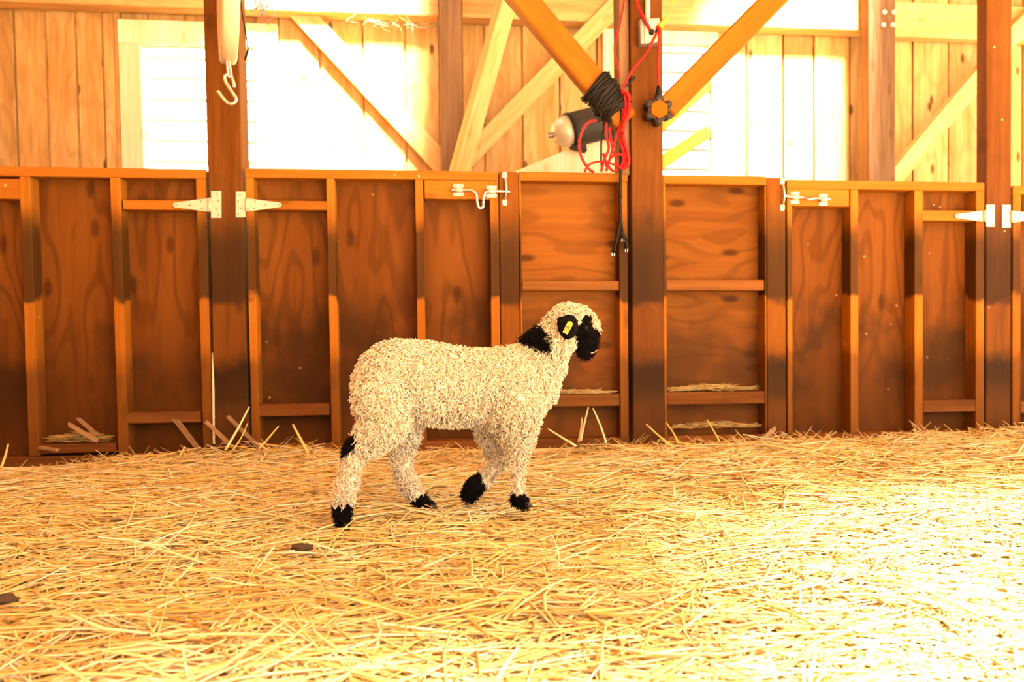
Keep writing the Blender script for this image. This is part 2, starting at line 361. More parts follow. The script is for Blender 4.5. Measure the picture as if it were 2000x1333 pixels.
# beams, posts and braces in front of the back wall
bzb = (P(700, 18, YB-.16)[2]+P(1690, 68, YB-.16)[2])/2
def girt(px0, px1, label, dy=0, z0=0):
    return tag(board('wall_beam', P(px0, 20, YB-.16)[0], P(px1, 20, YB-.16)[0], bzb+z0, bzb+.27+z0, YB-.16+dy, YB-.03, M['beamx'], None, .004), label, 'beam', 'level beams under the roof')
girt(-300, 860, 'level beam above the left barn window and hanging scale')
girt(906, 1700, 'long level beam behind the central post and its knee braces')
girt(1752, 2350, 'level beam stretch right of the bolted wall post', .04, -.02)
def wall_post(px0, px1, label, bolts=False):
    x0, x1 = P(px0, 200, YB-.3)[0], P(px1, 200, YB-.3)[0]
    e = empty('wall_post', ((x0+x1)/2, YB-.2, -.1), label, 'post', 'weathered wall posts')
    board('shaft', x0, x1, -.14, RZ-.005, YB-.29, YB-.165, M['weather'], e, .004)
    if bolts:
        for bx, by in ((1727, 24), (1745, 24), (1725, 49), (1743, 49)):
            p = P(bx, by, YB-.3); q = bmesh.new(); cyl_bm(q, (p[0], YB-.285, p[2]), (p[0], YB-.31, p[2]), .022, .018, 6)
            tag(bm_obj('bolt_head', q, M['metalw'], e), 'pale round bolt head')
wall_post(862, 906, 'weathered brown wall post left of the leaning bright brace')
wall_post(1700, 1752, 'weathered brown wall post with four pale bolt heads', True)
def brace_px(name, a, b, Y, w, t, mat, label, group='diagonal wall braces', **kw):
    return beam(name, P(a[0], a[1], Y), P(b[0], b[1], Y), w, t, mat, label=label, cat='brace', group=group, **kw)
brace_px('diagonal_brace', (885, 345), (580, 16), YB-.065, .155, .045, M['brace'], 'long pale diagonal brace sloping down from the left window to the wall post')
brace_px('diagonal_brace', (850, 507), (1004, -49), YB-.42, .12, .09, M['brace'], 'steep bright brace leaning beside the weathered wall post', roll=.5)
brace_px('diagonal_brace', (905, 318), (1205, 8), YB-.17, .13, .04, M['brace'], 'pale brace rising from the steep brace toward the central post')
brace_px('diagonal_brace', (1725, 372), (1945, 110), YB-.17, .125, .09, M['brace'], 'pale brace rising from the gate to the right-hand post')
brace_px('diagonal_brace', (1955, 92), (2060, -16), YB-.17, .125, .09, M['brace'], 'short piece of brace at the far right beyond the right-hand post')
brace_px('diagonal_brace', (1206, 319), (1384, 163), YB+.015, .10, .04, M['knee'], 'upper of two braces crossing the window beside the central post')
brace_px('diagonal_brace', (1206, 375), (1384, 257), YB+.015, .10, .04, M['knee'], 'lower of two braces crossing the window beside the central post')

# ------------------------------------------------------------------ pen front: posts, gates, partitions
YF, YK = Y0, Y0+.089
def pen_post(px0, px1, d, label, mat='post', name='barn_post', top=None, dy=0, bot=-.14):
    x0, x1 = P(px0, 600, YF)[0], P(px1, 600, YF)[0]
    e = empty(name, ((x0+x1)/2, YF+dy+d/2, bot), label, 'post')
    board('shaft', x0, x1, bot, RZ-.005 if top is None else top, YF+dy, YF+dy+d, M[mat], e, .004)
    return e
pL = pen_post(413.5, 479.5, .14, 'dark stained post between two hinged gates, behind the hanging hook')
pC = pen_post(1233, 1294, .12, 'dark stained central post carrying cords and an outlet box', dy=-.02)
pR = pen_post(1926, 1975, .07, 'dark stained post at the right between two hinged gates')
board('side_plank', P(1211, 200, YF)[0], P(1231, 200, YF)[0], 1.205, RZ-.005, YF+.0, YF+.10, M['weather'], pC, .003)
pl1 = pen_post(977.5, 1015, .05, 'short latch post right of the bolted gate, behind the lamb', 'latchpost', 'latch_post', P(996, 336, YF)[2])
pl2 = pen_post(1498, 1535, .05, 'short latch post in front of the right-hand gate latch', 'latchpost', 'latch_post', P(1516, 347, YF)[2])

def X(px, py=600): return P(px, py, YF)[0]
def Z(px, py): return P(px, py, YF)[2]
def panel_unit(name, label, cat, l, r, uprights, rails, lows, ply, top_th=17, base=True, group=None, z0=-.02, ty=335):
    """l,r px edges; uprights px pairs; rails (x0,y0,x1,y1) px; all front frames stand proud of a plywood sheet"""
    zt = P((l+r)/2 if r < 2100 else 1990, ty, YF)[2]; e = empty(name, ((X(l)+X(r))/2, YF, z0), label, cat, group)
    board('plywood_sheet', X(l)+.004, X(r)-.004, z0+.01, zt-.005, YK-.012, YK, M[ply], e, .001)
    board('top_rail', X(l), X(r), zt-.040, zt, YF, YK-.0125, M['rail'], e)
    for a, b in uprights: board('upright', X(a)+.0005, X(b)-.0005, z0+.041, zt-.0405, YF, YK-.0125, M['stud'], e)
    for a, y0, b, y1 in rails:
        x0, x1, za, zb = rect(a, y0, b, y1, YF); zb = min(zb, zt-.0405); board('cross_rail', x0+.001, x1-.001, za, zb, YF+.004, YK-.0125, M['rail' if ply == 'ply_v' else 'lowrail'], e)
    for a, y0, b, y1 in lows:
        x0, x1, za, zb = rect(a, y0, b, y1, YF); board('lower_rail', x0+.001, x1-.001, za, zb, YF+.003, YK-.0125, M['lowrail'], e)
    if base: board('bottom_plate', X(l), X(r), z0, z0+.0405, YF, YK-.0125, M['lowrail'], e)
    return e
g1 = panel_unit('pen_gate', 'stained plywood gate at the far left edge, hinged to the post behind the hanging hook', 'gate', -195, 408, [(-195, -178), (46, 67), (222, 242), (389, 408)],
    [(-178, 348, 46, 388), (242, 391, 389, 410)], [(242, 805, 389, 827), (67, 868, 222, 886)], 'ply_v', group='hinged pen gates', z0=-.05, ty=326.5)
g2 = panel_unit('pen_gate', 'stained plywood gate behind the lamb with an S-bent bolt latch', 'gate', 485, 976, [(485, 501), (642, 658), (814, 830), (959, 976)],
    [(501, 392, 642, 410), (830, 350, 959, 389)], [(501, 790, 642, 813), (830, 790, 959, 811)], 'ply_v', group='hinged pen gates', ty=332)
p3 = panel_unit('pen_partition', 'fixed plywood partition with knotty level grain behind the lamb head', 'partition', 1016, 1228, [(1016, 1020), (1210, 1227)],
    [(1020, 549, 1210, 568)], [(1020, 772, 1210, 795)], 'ply_h', group='fixed partitions beside the central post', ty=337)
p4 = panel_unit('pen_partition', 'fixed plywood partition with a straw-littered ledge right of the central post', 'partition', 1296, 1498, [(1296, 1302), (1494, 1497.5)],
    [(1302, 547, 1494, 568)], [(1302, 766, 1494, 790)], 'ply_h', group='fixed partitions beside the central post', ty=343)
g3 = panel_unit('pen_gate', 'stained plywood gate at right with a sliding latch beside the latch post', 'gate', 1538, 1923, [(1538, 1548), (1661, 1677), (1786, 1803), (1906, 1923)],
    [(1548, 364, 1661, 403), (1803, 411, 1906, 431)], [(1803, 782, 1906, 805)], 'ply_v', group='hinged pen gates', ty=354)
g4 = panel_unit('pen_gate', 'sliver of another gate past the right-hand post', 'gate', 1978, 2420, [(1978, 1994), (2110, 2126), (2260, 2276), (2402, 2420)],
    [(1994, 413, 2110, 433)], [(1994, 785, 2110, 807)], 'ply_v', group='hinged pen gates', ty=363)

# hardware -----------------------------------------------------------------
def screws(parent, pts, y):
    for a, b in pts:
        p = P(a, b, y); q = bmesh.new(); cyl_bm(q, (p[0], y+.001, p[2]), (p[0], y-.0025, p[2]), .0045, .0035, 8); bm_obj('screw', q, M['screw'], parent)
def strap_hinge(gate, cx, cy, side, k=1.0):
    """cx: px of the pin; side -1: strap to the left on the gate, plate to the right on the post"""
    s = side; y = YF-.005
    def pp(lst): return [(cx+s*a*k, cy+b*k) for a, b in lst]
    st = pboard('strap_hinge', pp([(4, -13), (70, -4), (73, 0), (70, 5), (4, 14)][::1]), y, .0045, M['metalw'], gate, .0008)
    st['label'] = 'cream metal T-strap hinge'
    screws(st, pp([(66, 0), (40, 1), (18, -7), (16, 8)]), y)
    pl = pboard('hinge_plate', pp([(-2, -27), (-22, -27), (-22, 26), (-2, 26)]), y, .0045, M['metalw'], st, .0008)
    screws(st, pp([(-13, -21), (-17, -8), (-12, 7), (-17, 20)]), y)
    a, b = P(cx+s*1, cy-13*k, y-.004), P(cx+s*1, cy+14*k, y-.004); q = bmesh.new(); cyl_bm(q, a, b, .0075, seg=12); bm_obj('hinge_barrel', q, M['metalw'], st, True)
strap_hinge(g1, 410, 400, -1); strap_hinge(g2, 481, 400, 1, .95); strap_hinge(g3, 1925, 422, -1, .82); strap_hinge(g4, 1976, 423, 1, .85)
def keeper(post, px, y0, y1, bow):
    y = YF-.004; ym = (y0+y1)/2
    for a, b in ((y0, y0+13), (y1-13, y1)):
        k = pboard('keeper_pad', [(px-4.5, a+2), (px-2, a), (px+2, a), (px+4.5, a+2), (px+4.5, b-2), (px+2, b), (px-2, b), (px-4.5, b-2)], y, .0038, M['metalw'], post, .0005); k['label'] = 'cream metal keeper foot with a screw'
        screws(k, [(px, (a+b)/2-1)], y)
    pts = [P(px, y0+12, y), P(px+bow*.7, y0+20, y-.012), P(px+bow, ym, y-.022), P(px+bow*.7, y1-20, y-.012), P(px, y1-12, y)]
    cord('keeper_loop', pts, .0055, M['steel'], post)
keeper(pl1, 986, 336, 402, 3); keeper(pl2, 1528, 348, 412, 4)
def bracket(gate, px, py, w=20):
    y = YF-.002
    b = pboard('bolt_bracket', [(px-w/2, py-11), (px+w/2, py-11), (px+w/2, py-4), (px-w/2, py-4)], y, .005, M['metalw'], gate, .0006)
    pboard('bracket_foot', [(px-w/2, py+5), (px+w/2, py+5), (px+w/2, py+12), (px-w/2, py+12)], y, .005, M['metalw'], b, .0006)
    q0, q1 = P(px-w/2+2, py, y-.004), P(px+w/2-2, py, y-.004); q = bmesh.new(); cyl_bm(q, q0, q1, .0125, seg=12); bm_obj('bracket_sleeve', q, M['metalw'], b, True)
    screws(b, [(px-6, py-8), (px+6, py-8), (px-6, py+8.5), (px+6, py+8.5)], y)
bracket(g2, 895, 371); bracket(g2, 960, 374)
rod = [(881, 371), (905, 372), (922, 373), (930, 380), (932, 395), (935, 405), (940, 407), (944, 402), (944, 390), (948, 377), (955, 374), (975, 374), (996, 375)]
cord('latch_bolt', [P(a, b, YF-.010 if a < 920 or a > 950 else YF-.024) for a, b in rod], .0062, M['steel'], g2)['label'] = 'dull steel bolt bent into a hanging U handle'
bracket(g3, 1553, 386, 17); bracket(g3, 1608, 390, 17)
cord('latch_bolt', [P(a, b, y) for a, b, y in ((1533, 383, YF-.01), (1553, 386, YF-.01), (1570, 387, YF-.012), (1580, 390, YF-.04), (1590, 388, YF-.03), (1600, 388, YF-.012), (1622, 389, YF-.01))], .006, M['steel'], g3)['label'] = 'steel slide bolt with a short folded handle'

# knee braces on the central post, carried up to the header beam over the pen front
tag(board('header_beam', -3.7, 6.0, 2.56, 2.76, YF-.045, YF+.045, M['beamx'], None, .004, shear=False), 'long header beam over the pen front joining the tops of the posts', 'beam')
brace_px('knee_brace', (1222, 240), (808, -256), YF+.0, .112, .075, M['knee'], 'orange knee brace running up-left from the central post, cord wound round its foot', 'knee braces of the central post', bev=.008)
brace_px('knee_brace', (1298, 215), (1761, -256), YF+.0, .105, .075, M['knee'], 'orange knee brace running up-right from the central post', 'knee braces of the central post', bev=.008)

# ------------------------------------------------------------------ things on and above the pen front
# hanging dial scale, seen edge-on, with its link and S-hook
ys_ = 2.98
sc = empty('hanging_scale', P(446, 205, ys_), 'cream hanging dial scale seen edge-on with a bent S-hook', 'scale')
pc = P(445, -52, ys_); rr = pc[2]-P(445, 118, ys_)[2]; hw = (P(462, 60, ys_)[0]-P(428, 60, ys_)[0])/2
bm_obj('dial_case', lathe_bm([(-hw, rr*.80), (-hw*.94, rr*.97), (-hw*.7, rr), (hw*.7, rr), (hw*.94, rr*.97), (hw, rr*.80)], pc, (1, .30, 0), 48), M['scale'], sc, True)
bm_obj('dial_face', lathe_bm([(hw*1.0, rr*.78), (hw*1.06, rr*.76)], pc, (1, .30, 0), 40), M['siding'], sc)
bm_obj('back_plate', lathe_bm([(-hw*1.06, rr*.76), (-hw*1.0, rr*.78)], pc, (1, .30, 0), 40), M['scale'], sc)
cord('hanger_rope', [(pc[0], pc[1], pc[2]+rr-.01), (pc[0], pc[1], RZ+.01)], .006, M['rope'], sc, 2)
lk = [(444, 112), (447, 116), (450, 135), (452, 146), (449, 150), (446, 146), (444, 130), (443, 114), (444, 112)]
cord('link', [P(a, b, ys_) for a, b in lk], .005, M['steel'], sc)
hk = [(457, 171), (456, 160), (451, 149), (444, 146), (439, 150), (441, 160), (448, 172), (456, 184), (461, 192), (459, 200), (451, 203), (443, 200), (434, 190), (425, 178)]
cord('s_hook', [P(a, b, ys_+(.01 if i < 3 else 0)) for i, (a, b) in enumerate(hk)], .0062, M['steel'], sc)['label'] = 'bent steel S-hook'
wr = empty('dangling_wire', P(478, 118, 3.25), 'thin black wire dangling right of the hanging scale', 'wire')
cord('wire', [P(466, -30, 3.25), P(472, 20, 3.25), P(479, 60, 3.25), P(484, 92, 3.25), P(484, 100, 3.25)], .0028, M['black'], wr)
cord('wire_end', [P(484, 98, 3.25), P(482, 106, 3.25), P(479, 117, 3.25)], .005, M['black'], wr, 4)
cord('wire_upper', [P(466, -30, 3.25), P(462, -70, 3.25)+np.array([0, 0, .55])], .0028, M['black'], wr, 4)
# red twine hung from the beam at the upper left
tw = empty('red_twine', P(512, 50, YB-.25), 'bundle of frayed red twine hanging from the beam by the left window', 'twine')
for i in range(9):
    x = 497+i*4+random.uniform(-3, 3); y1 = random.uniform(18, 52)
    cord('strand', [P(x-4+random.uniform(-6, 6), -12, YB-.2), P(x, 8, YB-.24), P(x+random.uniform(-8, 8), y1*.6, YB-.26), P(x+random.uniform(-14, 10), y1, YB-.25)], .004, M['red'], tw, 5, 5)

# outlet box with conduit on the central post
yb = YF-.02; bx = empty('outlet_box', P(1268, 84, yb), 'small grey outlet box with conduit high on the central post', 'outlet box')
pboard('box_body', [(1250, 36), (1289, 34), (1289, 84), (1251, 86)], yb-.045, .044, M['grey'], bx, .004)
pboard('cover_plate', [(1259, 40), (1288, 38), (1288, 82), (1260, 84)], yb-.050, .0045, M['scale'], bx, .001)
for a, b in ((1272, 64), (1284, 62)):
    p = P(a, b, yb-.05); q = bmesh.new(); cyl_bm(q, (p[0], p[1], p[2]), (p[0], p[1]-.018, p[2]), .012, .010, 12); bm_obj('plug', q, M['black'], bx)
cord('conduit', [P(1265, 37, yb-.022), P(1265, -40, yb-.022), P(1265, -40, yb-.022)+np.array([0, 0, .6])], .011, M['scale'], bx, 2, 12)
# orange-faced hub hanging on a red lead
yh = yb-.07; hc = P(1287, 214, yh)
hb = empty('cord_hub', P(1287, 248, yh), 'dark scalloped cord hub with an orange hexagon face hanging on a red lead', 'cord hub')
q = bmesh.new(); ro = .058; ring = []
for i in range(72):
    a = i*2*math.pi/72; r = ro*(.90+.10*math.cos(6*a)); ring.append((hc[0]+r*math.sin(a), hc[2]+r*math.cos(a)))
q.free(); bm_obj('hub_case', prism_bm(ring, yh, yh+.045, 0), M['dkgrey'], hb)
for i in range(6):
    a = i*math.pi/3; cxx, czz = hc[0]+.049*math.sin(a), hc[2]+.049*math.cos(a); q = bmesh.new()
    cyl_bm(q, (cxx, yh-.004, czz), (cxx, yh+.049, czz), .0165, seg=16); bm_obj('socket_lobe', q, M['dkgrey'], hb, True)
bm_obj('hub_face', prism_bm([(hc[0]+.041*math.sin(i*math.pi/3), hc[2]+.041*math.cos(i*math.pi/3)) for i in range(6)], yh-.010, yh+.002, .002), M['orange'], hb)['label'] = 'bright orange hexagon face'
q = bmesh.new(); cyl_bm(q, P(1287, 196, yh+.02), P(1286, 168, yh+.02), .021, .007, 16); bm_obj('strain_relief', q, M['black'], hb, True)
cord('lead', [P(1286, 172, yh+.02), P(1285, 130, yh+.02), P(1287, 90, yh+.01), P(1288, 60, yh), P(1284, 52, yh+.01), P(1284, 62, yb-.06)], .0058, M['red'], hb)
# red cords
rc = lambda name, pts, r, label: tag(cord(name, [P(a, b, y) for a, b, y in pts], r, M['red']), label, 'cord', 'red electric cords on the central post')
rc('power_lead', [(1226, -60, YF-.03), (1219, 0, YF-.03), (1211, 45, YF-.03), (1202, 85, YF-.03), (1201, 105, YF-.03), (1206, 128, YF-.03), (1210, 150, YF-.03)], .0045, 'thin red cord drooping along the left of the central post top')
rc('power_lead', [(1240, -40, YF-.06), (1244, 5, YF-.06), (1253, 28, YF-.07), (1262, 44, YF-.08), (1272, 62, YF-.072)], .0075, 'thick red cord running down into the outlet box from above')
ex = empty('red_extension_cord', P(1195, 336, YF-.04), 'tangled red extension cord hung in loops beside the central post above the partition', 'cord')
cd_ = lambda pts, r=.0052: cord('loop', [P(a, b, y) for a, b, y in pts], r, M['red'], ex)
yr = YF-.055
cd_([(1286, 62, yr-.03), (1280, 70, yr-.03), (1262, 105, yr-.01), (1237, 135, yr), (1222, 160, yr), (1214, 178, yr)], .0056)
cd_([(1214, 180, yr), (1224, 182, yr-.01), (1229, 195, yr-.01), (1227, 222, yr-.01), (1218, 245, yr-.01), (1217, 270, yr-.01), (1226, 300, yr-.01), (1226, 322, yr-.01), (1214, 330, yr)], .0095)
cd_([(1220, 186, yr), (1222, 215, yr), (1214, 250, yr), (1214, 280, yr), (1222, 312, yr), (1218, 326, yr)], .008)
cd_([(1216, 190, yr+.01), (1216, 230, yr+.01), (1210, 250, yr+.01), (1200, 280, yr+.01), (1191, 310, yr+.01), (1184, 334, yr+.01)], .006)
cd_([(1164, 236, yr), (1152, 238, yr), (1140, 250, yr), (1132, 272, yr), (1132, 292, yr), (1138, 312, yr), (1150, 330, yr), (1160, 337, yr)], .006)
cd_([(1142, 336, yr-.008), (1148, 324, yr-.008), (1162, 317, yr-.008), (1180, 316, yr-.008), (1200, 322, yr-.008), (1215, 330, yr-.008)], .005)
cd_([(1184, 240, yr+.008), (1184, 265, yr+.008), (1189, 290, yr+.008), (1180, 312, yr+.008), (1174, 335, yr+.008)], .0062)
cd_([(1190, 250, yr+.012), (1196, 290, yr+.012), (1206, 320, yr+.012), (1200, 335, yr+.012), (1186, 322, yr+.012), (1178, 300, yr+.012)], .006)
cd_([(1182, 325, yr), (1196, 306, yr), (1212, 302, yr), (1218, 312, yr), (1212, 326, yr)], .005)
yc = empty('yellow_cord', P(1294, 48, yb-.06), 'yellow cord with an orange plug leaving the outlet box', 'cord')
cord('cord', [P(1316, -30, yb-.06), P(1312, 8, yb-.06), P(1303, 32, yb-.06), P(1297, 42, yb-.06)], .003, M['yellow'], yc)
q = bmesh.new(); cyl_bm(q, P(1300, 36, yb-.06), P(1288, 54, yb-.062), .007, .014, 12); bm_obj('plug', q, M['yellow'], yc, True)
# black cable wound on the foot of the left knee brace, tails hanging with plugs
bc = empty('black_cable', P(1205, 495, YF-.03), 'black cable wound round the left knee brace foot with two plug ends hanging down', 'cable')
d0, d1 = P(1164, 170, YF), P(1204, 218, YF); ax = (d1-d0)/np.linalg.norm(d1-d0); pr = np.cross(ax, [0, 1, 0]); pr /= np.linalg.norm(pr)
for i in range(30):
    t = i/29; c = d0+(d1-d0)*(t*1.0)+ax*random.uniform(-.008, .008); tl = random.uniform(-.03, .03)
    a_, b_ = .069+random.uniform(0, .016), .050+random.uniform(0, .014)
    pts = [c + pr*a_*math.cos(w)+np.array([0, 1, 0])*b_*math.sin(w)+ax*tl*math.cos(w+.6) for w in np.linspace(0, 2*math.pi, 22)]
    cord('winding', pts, .0068, M['black'], bc, 1, 6)
for pts in ([(1200, 205), (1193, 235), (1180, 225)], [(1190, 180), (1176, 215), (1170, 238)], [(1208, 190), (1198, 228), (1185, 250)]):
    cord('winding', [P(a, b, YF-.03) for a, b in pts], .006, M['black'], bc, 6, 6)
cord('strand', [P(a, b, YF-.035) for a, b in ((1208, 185), (1213, 230), (1212, 300), (1211, 380), (1211, 430), (1206, 462), (1202, 478))], .0058, M['black'], bc)
cord('strand', [P(a, b, YF-.030) for a, b in ((1240, 150), (1228, 165), (1216, 180), (1214, 260), (1213, 400), (1215, 445), (1222, 470))], .0045, M['black'], bc)
cord('strand', [P(a, b, YF-.030) for a, b in ((1186, 240), (1176, 262), (1174, 300), (1175, 335))], .0045, M['black'], bc)
for a, b, c_, d_ in ((1203, 474, 1198, 494), (1221, 464, 1224, 486), (1213, 445, 1217, 466)):
    q = bmesh.new(); cyl_bm(q, P(a, b, YF-.033), P(c_, d_, YF-.033), .006, .011, 12); p = bm_obj('plug', q, M['black'], bc, True)
    e_ = P(c_, d_, YF-.033); q = bmesh.new()
    for s in (-.005, .005): cyl_bm(q, (e_[0]+s, e_[1], e_[2]+.002), (e_[0]+s-.001, e_[1], e_[2]-.014), .0018, seg=6)
    bm_obj('prongs', q, M['steel'], p)

# motor lying on a slanted pale board behind the partition
YM = 4.35
pboard_o = pboard('slanted_board', [(975, 348), (1180, 262), (1226, 246), (1226, 1010), (975, 1010)], YM+.04, .05, M['trim'])
tag(pboard_o, 'wide pale slanted board rising behind the partition under the motor', 'board')
mp_ = P(1086, 262, YM-.04); me_ = P(1205, 232, YM+.03); ax = (me_-mp_)/np.linalg.norm(me_-mp_)
mo = empty('electric_motor', P(1130, 290, YM), 'dark cylindrical motor with a pale metal end cap above the partition', 'motor')
R_ = .098
bm_obj('housing', lathe_bm([(.075, R_*.86), (.085, R_*.96), (.12, R_), (.42, R_), (.47, R_*.9), (.49, R_*.6)], mp_, ax, 32), M['dkgrey'], mo, True)
bm_obj('end_cap', lathe_bm([(-.02, R_*.30), (.0, R_*.62), (.03, R_*.80), (.074, R_*.93)], mp_, ax, 32), M['metalw'], mo, True)
bm_obj('shaft', lathe_bm([(-.055, .016), (-.019, .016)], mp_, ax, 14), M['screw'], mo)
bm_obj('clamp_band', lathe_bm([(.074, R_*1.02), (.085, R_*1.03), (.096, R_*1.02)], mp_, ax, 32), M['black'], mo, True)
for s in (.14, .36):
    p = mp_+ax*s; bm_obj('foot', prism_bm([(p[0]-.035, p[2]-R_*.7), (p[0]+.035, p[2]-R_*.7), (p[0]+.045, p[2]-R_*1.38), (p[0]-.045, p[2]-R_*1.12)], p[1]-.04, p[1]+.04, .003), M['dkgrey'], mo)

# twine in the gap beside the left post
tp = [P(415.5, 690, YF+.03), P(416, 715, YF+.01), P(416.5, 760, YF), P(417, 800, YF), P(418, 868, YF-.01)]
rp = empty('twine', tp[-1], 'pale twisted twine hanging in the gap left of the hinge post', 'twine')
sp_ = spline(tp, 24); T = np.linspace(0, 1, len(sp_))
for k in range(3):
    ph = T*150+k*2*math.pi/3; cord('ply', sp_+np.stack([.0028*np.cos(ph), .0028*np.sin(ph), 0*ph], -1), .0030, M['rope'], rp, 1, 5)

# split sticks and lumps at the foot of the gates
def stick(a, b, w, y, label, t=.012):
    p0, p1 = P(a[0], a[1], y), P(b[0], b[1], y-.05); d = Vector(p1-p0); bm = bmesh.new()
    bmesh.ops.create_cube(bm, size=1, matrix=Matrix.Diagonal((d.length, t, w, 1)))
    for v in bm.verts:
        v.co.z += random.uniform(-.1, .1)*w; v.co.x += random.uniform(-.012, .012)
    bevel(bm, .0012); me = bpy.data.meshes.new('split_stick'); bm.to_mesh(me); bm.free(); me.materials.append(M['stick'])
    o = bpy.data.objects.new('split_stick', me); C.objects.link(o); x = d.normalized(); yv = Vector((0, 1, 0)); zz = x.cross(yv).normalized(); yv = zz.cross(x)
    Mx = Matrix((x, yv, zz)).transposed().to_4x4(); Mx.translation = (Vector(p0)+Vector(p1))/2; o.matrix_world = Mx
    return tag(o, label, 'stick', 'split sticks poking from the straw')
stick((342, 819), (397, 890), .019, YF-.03, 'split grey stick leaning on the left gate, left of the hinge post')
stick((402, 824), (448, 868), .017, YF-.03, 'short split grey stick leaning across the twine at the hinge post')
stick((445, 814), (512, 880), .017, YF-.035, 'split grey stick leaning across the foot of the hinge post')
stick((136, 830), (190, 862), .016, YF-.02, 'flat pale stick end leaning in the left gate above a straw tuft')
stick((152, 818), (190, 850), .014, YF+.02, 'dim brown stick behind the flat pale stick in the left gate')
stick((78, 874), (112, 880), .012, YF-.01, 'tiny pale wood chip on the bottom plate of the left gate')
stick((1513, 838), (1484, 864), .020, YF-.03, 'short broad chip leaning on the foot of the right latch post')
def clod(px, py, w, h, label):
    d = CAM[2]/-(ray(px, py)[2]); c = CAM+ray(px, py)*d; bm = bmesh.new(); bmesh.ops.create_icosphere(bm, subdivisions=3, radius=1)
    for v in bm.verts:
        n = mnoise.noise(v.co*2.3+Vector((px, 0, 0))); f = 1+.35*n; v.co = Vector((c[0]+v.co.x*w*f, c[1]+v.co.y*w*.8*f, c[2]+.012+v.co.z*h*f))
    tag(bm_obj('dung_clod', bm, M['dung'], None, True), label, 'clod', 'dark clods in the straw')
clod(590, 1080, .026, .008, 'dark clod lying in the straw before the lamb hind foot')
clod(8, 1184, .024, .009, 'dark clod in the straw at the left edge of the picture')

# ------------------------------------------------------------------ straw
def straw_cols(n, pale=.5):
    a = np.array([[.93, .79, .47], [.90, .68, .32], [.84, .58, .20], [.66, .42, .13], [.95, .88, .66]])
    p = np.array([.26, .32, .20, .07, .15]); k = rng.choice(5, n, p=p)
    c = a[k]*np.array([.91, .88, .80])*rng.uniform(.82, 1.08, (n, 1)); return np.clip(c, 0, .95)
def straws(n, cx, cy, cz, L, az, el, r, S=4, bend=.08):
    t = np.linspace(-.5, .5, S)
    d = np.stack([np.cos(az)*np.cos(el), np.sin(az)*np.cos(el), np.sin(el)], -1)
    side = np.stack([-np.sin(az), np.cos(az), np.zeros(n)], -1)
    c = np.stack([cx, cy, cz], -1)
    bd = rng.normal(0, bend, n)*L; bz = rng.normal(0, bend*.5, n)*L
    k = (.25-t**2)
    pts = c[:, None]+d[:, None]*(t[None, :, None]*L[:, None, None])+side[:, None]*(k[None, :, None]*bd[:, None, None]*3)
    pts[:, :, 2] += k[None]*bz[:, None]*2
    rad = r[:, None]*np.array([.75]+[1]*(S-2)+[.6])[None]
    return pts, rad
def field(n, x0, x1, y0, y1, rmin, rmax, lmin, lmax, zoff, zs, elm, S=4):
    cx = rng.uniform(x0, x1, n); cy = rng.uniform(y0, y1, n)
    keep = (np.abs(cx-(.1*cy)) < .95*cy+.55); cx, cy = cx[keep], cy[keep]; n = len(cx)
    az = rng.uniform(0, 2*np.pi, n); flatish = rng.random(n) < .45; az = np.where(flatish, rng.normal(.05, .45, n), az)
    el = rng.normal(0, elm, n); L = rng.uniform(lmin, lmax, n)**1; r = rng.uniform(rmin, rmax, n)
    cz = bed_z(cx, cy)+zoff+rng.uniform(-zs, zs, n)+np.abs(np.sin(el))*L*.3
    # do not run through the pen front
    reach = cy+np.abs(np.sin(az))*L*.5; cy = np.where(reach > YF-.012, cy-(reach-YF+.012), cy)
    p, rd = straws(n, cx, cy, cz, L, az, el, r, S); return p, rd, straw_cols(n)
A = [field(56000, -2.9, 3.5, .55, 3.39, .0015, .0031, .05, .18, -.006, .012, .10),
     field(15000, -1.6, 2.2, .5, 2.0, .0018, .0036, .08, .24, -.002, .012, .10),
     field(5000, -2.9, 3.5, .55, 3.39, .0024, .0042, .16, .36, .004, .010, .06)]
pts = np.concatenate([a[0] for a in A]); rad = np.concatenate([a[1] for a in A]); cl = np.concatenate([a[2] for a in A])
tag(link_mesh('straw_bedding', tubes(pts, rad, 3, cl, 'straw_bedding', .8), M['straw'], None, True), 'loose golden straw bedding strewn over the whole pen floor', 'straw', kind='stuff')
